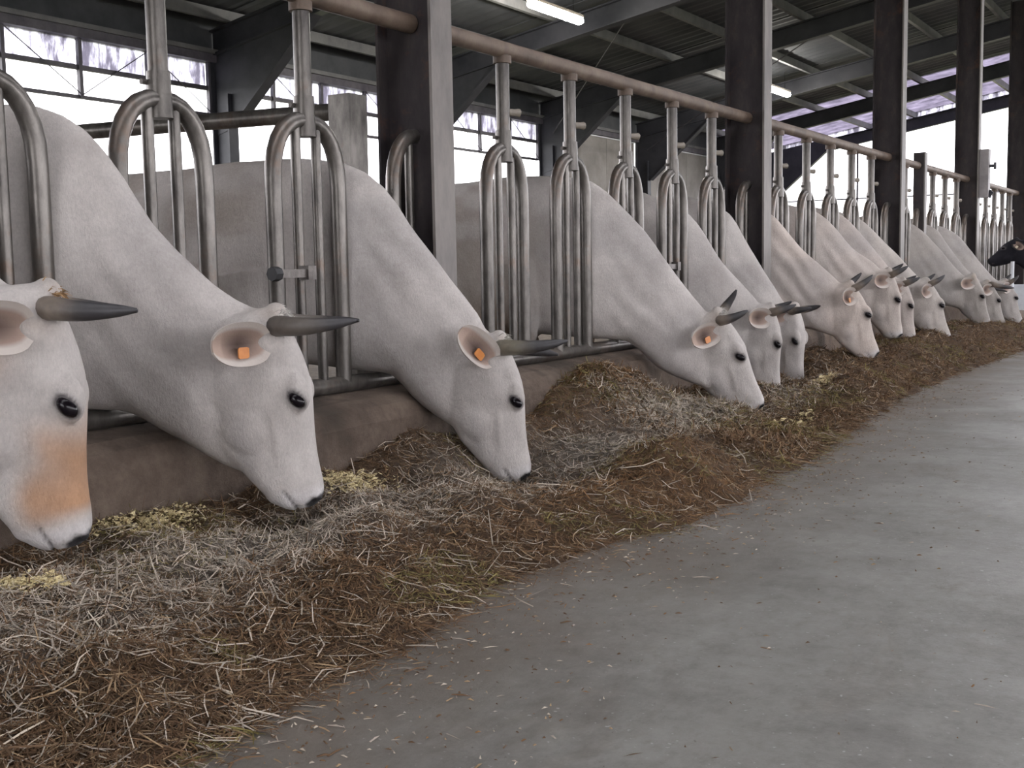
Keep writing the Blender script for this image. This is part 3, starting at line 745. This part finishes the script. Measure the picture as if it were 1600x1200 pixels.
COWS = [
 dict(y=1.84,a=28,hyaw=22,P=(.575,.965),N=(.640,.235),zw=1.60,label='nearest white cow cut by the left picture edge with tan muzzle',stain=.95,voxel=.0095,tuft=(.30,.19,.10),horn=(.84,-.25,0),poll=(.30,.20,.115),dark_from=.22,tags=(None,'tag_orange'),ear=(-.10,-.60,.74),earlen=.20),
 dict(y=2.63,a=30,hyaw=8,under=[(-.02,.555),(.13,.545),(.32,.445),(.47,.345),(.53,.32)],T=[(-.13,1.611),(.023,1.531),(.149,1.376),(.253,1.198),(.382,1.063),(.512,.949),(.62,.885)],P=(.672,.868),N=(.800,.205),zw=1.615,label='white cow second from the left, dark horn pointing right over its face',voxel=.0095,tuft=(.50,.48,.45),horn=(.95,-.25,0),dark_from=.45,horn_base=(.11,.095,.082)),
 dict(y=4.15,a=26,hyaw=8,hroll=0,T=[(-.2,1.535),(-.02,1.495),(.13,1.385),(.245,1.208),(.388,1.0),(.535,.80)],P=(.628,.695),N=(.748,.055),zw=1.545,sw=-.38,label='white cow left of the nearest column line with head low beside the brown hay mound',voxel=.0095,tuft=(.42,.40,.36),horn=(1.02,-.15,0),horn_far=(.9,-.6,0),ear=(-.75,-.40,.50),horn_base=(.19,.17,.13)),
 dict(y=6.48,a=30,hyaw=5,hroll=15,T=[(-.2,1.59),(-.025,1.543),(.253,1.287),(.452,1.003),(.64,.76)],P=(.742,.712),N=(1.035,.115),zw=1.60,sw=-.38,label='white cow with a slanting long face and one horn raised, fourth from the left',voxel=.0105,tuft=(.48,.46,.43),horn=(.66,-.1,.1),horn_far=(.66,.9,.4)),
 dict(y=7.93,a=30,hyaw=-4,T=[(-.02,1.40),(.227,1.041),(.461,.778)],P=(.575,.700),N=(.630,.085),zw=1.57,sw=-.36,label='white cow with an upright face whose horns cross the next cow',voxel=.013,horn=(.62,.5,.1),tags=(None,None)),
 dict(y=8.65,a=30,hyaw=-30,T=[(-.019,1.442),(.131,1.215),(.358,.834)],P=(.520,.680),N=(.575,.062),zw=1.57,sw=-.34,label='white cow half hidden behind another, only its forehead and muzzle showing',voxel=.014,horn=(.6,.2,.0),tags=(None,'tag_pale'),earcol=(.3,.27,.26)),
 dict(y=9.42,a=30,hyaw=6,T=[(.048,1.465),(.316,1.166),(.62,.88)],P=(.730,.836),N=(.975,.235),zw=1.58,sw=-.34,label='cream cow just right of the second column with an orange ear tag',voxel=.013,folds=1.6,base=(.52,.455,.41),horn=(.62,.6,.1)),
 dict(y=10.93,a=30,hyaw=-6,T=[(.037,1.485),(.311,1.177),(.57,.965)],P=(.670,.928),N=(.790,.305),label='white cow with raised horns right behind the cream cow',voxel=.015,folds=1.4,base=(.51,.455,.415),horn=(.6,.7,.1),tags=(None,None)),
 dict(y=11.65,a=30,hyaw=-8,T=[(.009,1.507),(.234,1.279),(.54,.90)],P=(.630,.83),N=(.745,.245),label='white cow with a narrow strip of face visible between two heads',voxel=.016,base=(.49,.435,.40),horn=(.55,.5,.1),tags=(None,None)),
 dict(y=12.38,a=30,hyaw=5,T=[(-.0,1.476),(.305,1.187),(.60,.87)],P=(.693,.812),N=(.955,.20),label='white cow before the third column with a drooping dark ear',voxel=.016,base=(.48,.44,.405),horn=(.6,.4,.1),tags=(None,None)),
 dict(y=14.6,a=30,hyaw=-14,T=[(.046,1.464),(.312,1.21),(.62,.86)],P=(.757,.835),N=(.955,.245),label='greyish cow beyond the third column turning its broad face to the alley',voxel=.018,base=(.36,.33,.305),horn=(.0,.2,.0),tags=(None,None)),
 dict(y=15.34,a=30,hyaw=0,T=[(.113,1.449),(.277,1.24),(.55,.90)],P=(.80,.74),N=(1.02,.19),label='greyish cow with a long down-curved dark horn, second from the far end',voxel=.018,base=(.38,.35,.325),horn=(.9,-1.2,.3),tags=(None,None)),
 dict(y=16.09,a=30,hyaw=4,T=[(.072,1.47),(.284,1.33),(.72,.81)],P=(.890,.745),N=(1.12,.20),label='farthest white cow of the row with two short dark horns',voxel=.018,base=(.42,.39,.365),horn=(.55,.6,.1),tags=(None,None)),
 dict(x=1.12,y=19.4,a=192,P=(.66,1.34),N=(1.07,1.0),zw=1.40,sw=-.1,low=.8,nw=.9,black=True,base=(.012,.011,.016),label='black young bull at the right picture edge behind the last cow',group='dark cattle beyond the row',voxel=.02,horn=(0,0,0),tags=('tag_pale','tag_pale'),earcol=(.02,.018,.02)),
]
for i, c in enumerate(COWS): build_cow(c, i)

# ------------------------------------------------------------------ hay along the curb
EDGE = np.array([[-3,1.62],[1.2,1.60],[1.67,1.58],[2.04,1.53],[2.47,1.51],[3.01,1.41],[3.7,1.46],[4.01,1.60],[4.92,1.60],[6.2,1.50],[7.08,1.42],[8.93,1.27],[11,1.27],[12.86,1.33],[15.5,1.42],[17.2,1.35],[17.6,.3],[24,.2]])
MOUNDS = [(.32,4.05,.13,.22,.30),(.30,4.75,.10,.2,.25),(.32,5.75,.27,.27,.50),(.50,6.3,.08,.3,.4),(1.28,4.85,.11,.25,.45),(1.05,3.2,.05,.3,.5),(1.0,8.75,.14,.28,.65),(.55,7.3,.07,.25,.4),
          (.75,10.6,.13,.35,.9),(.6,12.8,.12,.4,1.4),(.7,15.2,.12,.4,1.6),(.6,2.0,.03,.3,.3),(.33,3.3,.06,.15,.25),(.9,1.6,.04,.4,.3),(.45,9.6,.10,.2,.3),
          (.85,4.35,-.16,.33,.33),(1.0,6.9,-.07,.25,.3),(.57,8.25,-.10,.2,.22),(.52,8.98,-.12,.2,.2),(.72,3.02,-.02,.16,.16),(.5,2.1,-.02,.2,.2)]
def hay_h(x, y):
    e = np.interp(y, EDGE[:,0], EDGE[:,1]) + .10*(vnoise(y*2.3, y*0+3, 5)-.5) + .07*(vnoise(y*9, y*0, 6)-.5)
    t = np.clip((e-x)/.55, 0, 1); base = (.135 + .05*np.exp(-((x-.25)/.18)**2))*(t**.7)
    env = np.clip((e-x)/.30, 0, 1)**.8
    for (mx,my,h,rx,ry) in MOUNDS: base = base + h*np.exp(-((x-mx)/rx)**2-((y-my)/ry)**2)*env
    base = base + env*(.070*(vnoise(x*3.2,y*3.0,1)-.5) + .050*(vnoise(x*8,y*8,2)-.5) + .030*(vnoise(x*19,y*19,3)-.5) + .016*(vnoise(x*47,y*47,4)-.5))
    return np.where(x < e, np.maximum(base, .004), -.02), e
BROWN = np.array((.125,.075,.042)); RUST = np.array((.21,.115,.052)); TAN = np.array((.31,.22,.13)); PALE = np.array((.50,.435,.35)); OLIVE = np.array((.20,.165,.06)); GREY = np.array((.34,.295,.25))
def paleness(x, y):
    c = .78 - .02*(y-3); p = np.exp(-((x-c)/.34)**2)*np.interp(y,[0,1.5,6,8,11],[.75,.85,.85,.45,.15])
    return np.clip(p*(.35+1.1*vnoise(x*2.6,y*2.2,21)) - .12, 0, 1)
def rust(x, y):
    r = np.exp(-(((x-.35)/.4)**2+((y-5.7)/.75)**2))*1.1 + np.exp(-(((x-1.3)/.35)**2+((y-4.4)/.7)**2)) + .45*vnoise(x*1.8,y*1.5,23)
    return np.clip(r, 0, 1)

def add_hay():
    t = empty('hay_heap', (0,0,0)); tag(t, 'long low heap of brown hay and pale straw along the curb', 'hay', kind='stuff')
    ys = np.r_[np.arange(.9,6.5,.022), np.arange(6.5,11,.04), np.arange(11,24,.09)]; q = np.linspace(0,1,76)
    Yg, Qg = np.meshgrid(ys, q, indexing='ij'); Xg = .20 + Qg*1.55
    H, E_ = hay_h(Xg, Yg)
    n0, n1 = Xg.shape; vv = np.stack([Xg,Yg,H],-1).reshape(-1,3)
    idx = np.arange(n0*n1).reshape(n0,n1); quads = np.stack([idx[:-1,:-1],idx[:-1,1:],idx[1:,1:],idx[1:,:-1]],-1).reshape(-1,4)
    keep = (vv[quads][:,:,2] > -.019).any(1); quads = quads[keep]
    me = bpy.data.meshes.new('hay_mass'); me.from_pydata(vv.tolist(), [], quads.tolist()); me.update()
    p = paleness(vv[:,0],vv[:,1])[:,None]; r = rust(vv[:,0],vv[:,1])[:,None]
    set_col(me, (BROWN*(1-r)+RUST*.8*r)*(1-p)+GREY*.8*p); me.polygons.foreach_set('use_smooth',[True]*len(me.polygons))
    o = link('hay_mass', me, M['haymass'], t); o['kind'] = 'stuff'
    # strands
    def strands(n, ylo, yhi, pw, lmin, lmax, wmin, wmax, name, tilt=.35, loose=.06, palebias=0.0):
        u = rng.random(n); k = 1-pw
        y = (ylo**k + u*(yhi**k-ylo**k))**(1/k)
        e = np.interp(y, EDGE[:,0], EDGE[:,1]); x = .22 + (e-.20)*rng.random(n)**.92 + np.abs(rng.normal(0,loose,n))*(rng.random(n) < .35)
        h, e2 = hay_h(x, y); h = np.maximum(h, .003)
        ln = rng.uniform(lmin,lmax,n)*(rng.random(n)**.5*.7+.3); w = rng.uniform(wmin,wmax,n)
        az = rng.uniform(0,2*np.pi,n); el = np.abs(rng.normal(0,tilt,n))*(h > .02)
        d = np.stack([np.cos(az)*np.cos(el), np.sin(az)*np.cos(el), np.sin(el)],-1)
        s = np.stack([-np.sin(az), np.cos(az), rng.normal(0,.5,n)],-1); s /= np.linalg.norm(s,axis=1)[:,None]
        c = np.stack([x,y,h+.006*rng.random(n)-.002],-1); bend = rng.normal(0,.16,n)[:,None]*ln[:,None]
        up = np.array((0,0,1.0)); a0 = c - d*ln[:,None]*.5*np.array((1,1,0)); a1 = c + s*bend*.5 + up*(.12*ln*rng.random(n))[:,None]; a2 = c + d*ln[:,None]*.5 + up*(np.sin(el)*ln*.4)[:,None]
        # keep the ends out of the heap
        for a in (a0, a1, a2):
            hh, _ = hay_h(a[:,0], a[:,1]); a[:,2] = np.maximum(a[:,2], np.maximum(hh,0)+.002)
        sw = s*w[:,None]*.5
        V = np.stack([a0-sw*.7,a0+sw*.7,a1-sw,a1+sw,a2-sw*.5,a2+sw*.5],1).reshape(-1,3)
        b = (np.arange(n)*6)[:,None]; Fq = np.concatenate([b+np.array([[0,1,3,2]]), b+np.array([[2,3,5,4]])],1).reshape(-1,4)
        me = bpy.data.meshes.new(name); me.vertices.add(len(V)); me.vertices.foreach_set('co', V.astype(np.float32).ravel())
        nf = len(Fq); me.loops.add(nf*4); me.loops.foreach_set('vertex_index', Fq.astype(np.int32).ravel())
        me.polygons.add(nf); me.polygons.foreach_set('loop_start', np.arange(0,nf*4,4,dtype=np.int32)); me.polygons.foreach_set('loop_total', np.full(nf,4,np.int32))
        me.update(calc_edges=True)
        p = np.clip(paleness(x,y)*1.15+palebias+.03, 0, 1); r = rust(x,y); z = rng.random(n)
        col = BROWN + (RUST-BROWN)*np.clip(r+rng.normal(0,.2,n),0,1)[:,None]
        col = col + (TAN-col)*(rng.random(n) < .22)[:,None]*.8
        ol = (vnoise(x*3,y*3,33) > .66) & (rng.random(n) < .4); col[ol] = OLIVE
        m = z < p*.85; g = rng.random(n)[:,None]; col[m] = (GREY*(1-g)+PALE*g)[m]
        col *= rng.uniform(.65,1.3,n)[:,None]
        set_col(me, np.repeat(col,6,0)); o = link(name, me, M['strand'], t); o['kind'] = 'stuff'
    strands(90000, 1.0, 7.5, 1.02, .02,.075,.0012,.0032,'fine_hay')
    strands(45000, 5.5, 22.0, 1.4, .04,.12,.003,.007,'far_hay')
    strands(14000, 1.0, 9.0, 1.2, .05,.14,.0025,.0045,'straw', .25, .08, .22)
    strands(800, 1.1, 7.0, 1.1, .10,.25,.0035,.006,'long_stalks', .22, .10, .9)
    # loose litter that has drifted onto the alley floor
    n = 2600; y = 1.1+rng.random(n)**1.6*9; e = np.interp(y,EDGE[:,0],EDGE[:,1]); x = e + np.abs(rng.normal(0,.28,n)); far = rng.random(n) < .15; x[far] = e[far]+rng.random(far.sum())*2.0
    mb = MB(); cs = []
    for i in range(n):
        L = random.uniform(.003,.011)*(1 if random.random() < .93 else 3); a = random.uniform(0,6.28); dx, dy = math.cos(a)*L, math.sin(a)*L; w = random.uniform(.0008,.0028)
        b = len(mb.v); mb.v += [(x[i]-dx-dy/L*w,y[i]-dy+dx/L*w,.003),(x[i]-dx+dy/L*w,y[i]-dy-dx/L*w,.002),(x[i]+dx,y[i]+dy,.003),(x[i],y[i],.003+w*1.6)]
        mb.f += [(b,b+1,b+3),(b+1,b+2,b+3),(b+2,b,b+3)]
        c = random.choice([BROWN,BROWN,BROWN,RUST,TAN,GREY,PALE])*random.uniform(.7,1.2); cs += [c]*4
    me = bpy.data.meshes.new('floor_litter'); me.from_pydata(mb.v,[],mb.f); me.update(); set_col(me, np.array(cs))
    o = link('floor_litter', me, M['strand']); tag(o, 'loose bits of hay scattered on the concrete alley', 'litter', kind='stuff')
add_hay()

def meal(x, y, rx, ry, h, label, seed, n=2600):
    """coarse ground meal: thousands of small crumbs lying on the hay"""
    g = np.random.default_rng(seed); a = g.uniform(0,2*np.pi,n); r = g.random(n)**.62
    px = x + np.cos(a)*r*rx*(1+.4*(vnoise(np.cos(a)*2+seed,np.sin(a)*2,seed)-.5)); py = y + np.sin(a)*r*ry*(1+.4*(vnoise(np.cos(a)*2,np.sin(a)*2+seed,seed)-.5))
    keep = g.random(n) < (1.15-r)*(.35+1.0*vnoise(px*14,py*14,seed)); px, py, r = px[keep], py[keep], r[keep]; m = len(px)
    hh, _ = hay_h(px,py); c = np.stack([px,py,np.maximum(hh,0)+.004+h*(1-r*r)*g.random(m)],-1)
    s = g.uniform(.004,.0115,m)*(1+2*(g.random(m) < .03)); d = g.normal(0,1,(m,4,3)); d /= np.linalg.norm(d,axis=2)[:,:,None]; d[:,:,2] *= .55
    V = (c[:,None,:] + d*s[:,None,None]).reshape(-1,3); b = (np.arange(m)*4)[:,None]
    Fq = np.concatenate([b+np.array([q]) for q in ([0,1,2],[0,2,3],[0,3,1],[1,3,2])],1).reshape(-1,3)
    me = bpy.data.meshes.new('feed_meal'); me.from_pydata(V.tolist(),[],Fq.tolist()); me.update()
    o = link('feed_meal', me, M['meal']); tag(o, label, 'feed', 'patches of yellow meal on the hay', 'stuff')
meal(.36,2.55,.14,.24,.02,'pale yellow meal strewn beside the nearest cow muzzle',3)
meal(.66,1.86,.13,.13,.02,'pale yellow meal at the left picture edge below the nearest cow',5)
meal(.46,3.52,.14,.26,.02,'yellow meal strewn right of the second cow muzzle',7)
meal(1.12,6.9,.10,.30,.012,'yellow meal in front of the slanting long face',9)
meal(.86,8.35,.08,.25,.012,'small pale meal patch between the middle cows',11)

def add_white_block():  # white block and pipe standing in for a pale area past the row
    t = empty('white_block', (.95,18.2,0)); tag(t, 'white trough with a white pipe at the right picture edge', 'block')
    MB().box(-.4,.6,-.3,.3,.30,.36).build('floor_plate', M['white_metal'], t)
    for b in ((-.4,.6,-.3,-.26),(-.4,.6,.26,.3),(-.4,-.36,-.26,.26),(.56,.6,-.26,.26)): MB().box(*b,.36,.66).build('side', M['white_metal'], t)
    for x,y in ((-.36,-.26),(.56,-.26),(-.36,.26),(.56,.26)): MB().box(x-.03,x+.03,y-.03,y+.03,0,.30).build('leg', M['white_metal'], t)
    MB().tube([(-.3,-.33,0),(-.3,-.33,1.0)],.025,10).build('pipe', M['white_metal'], t, True)
add_white_block()
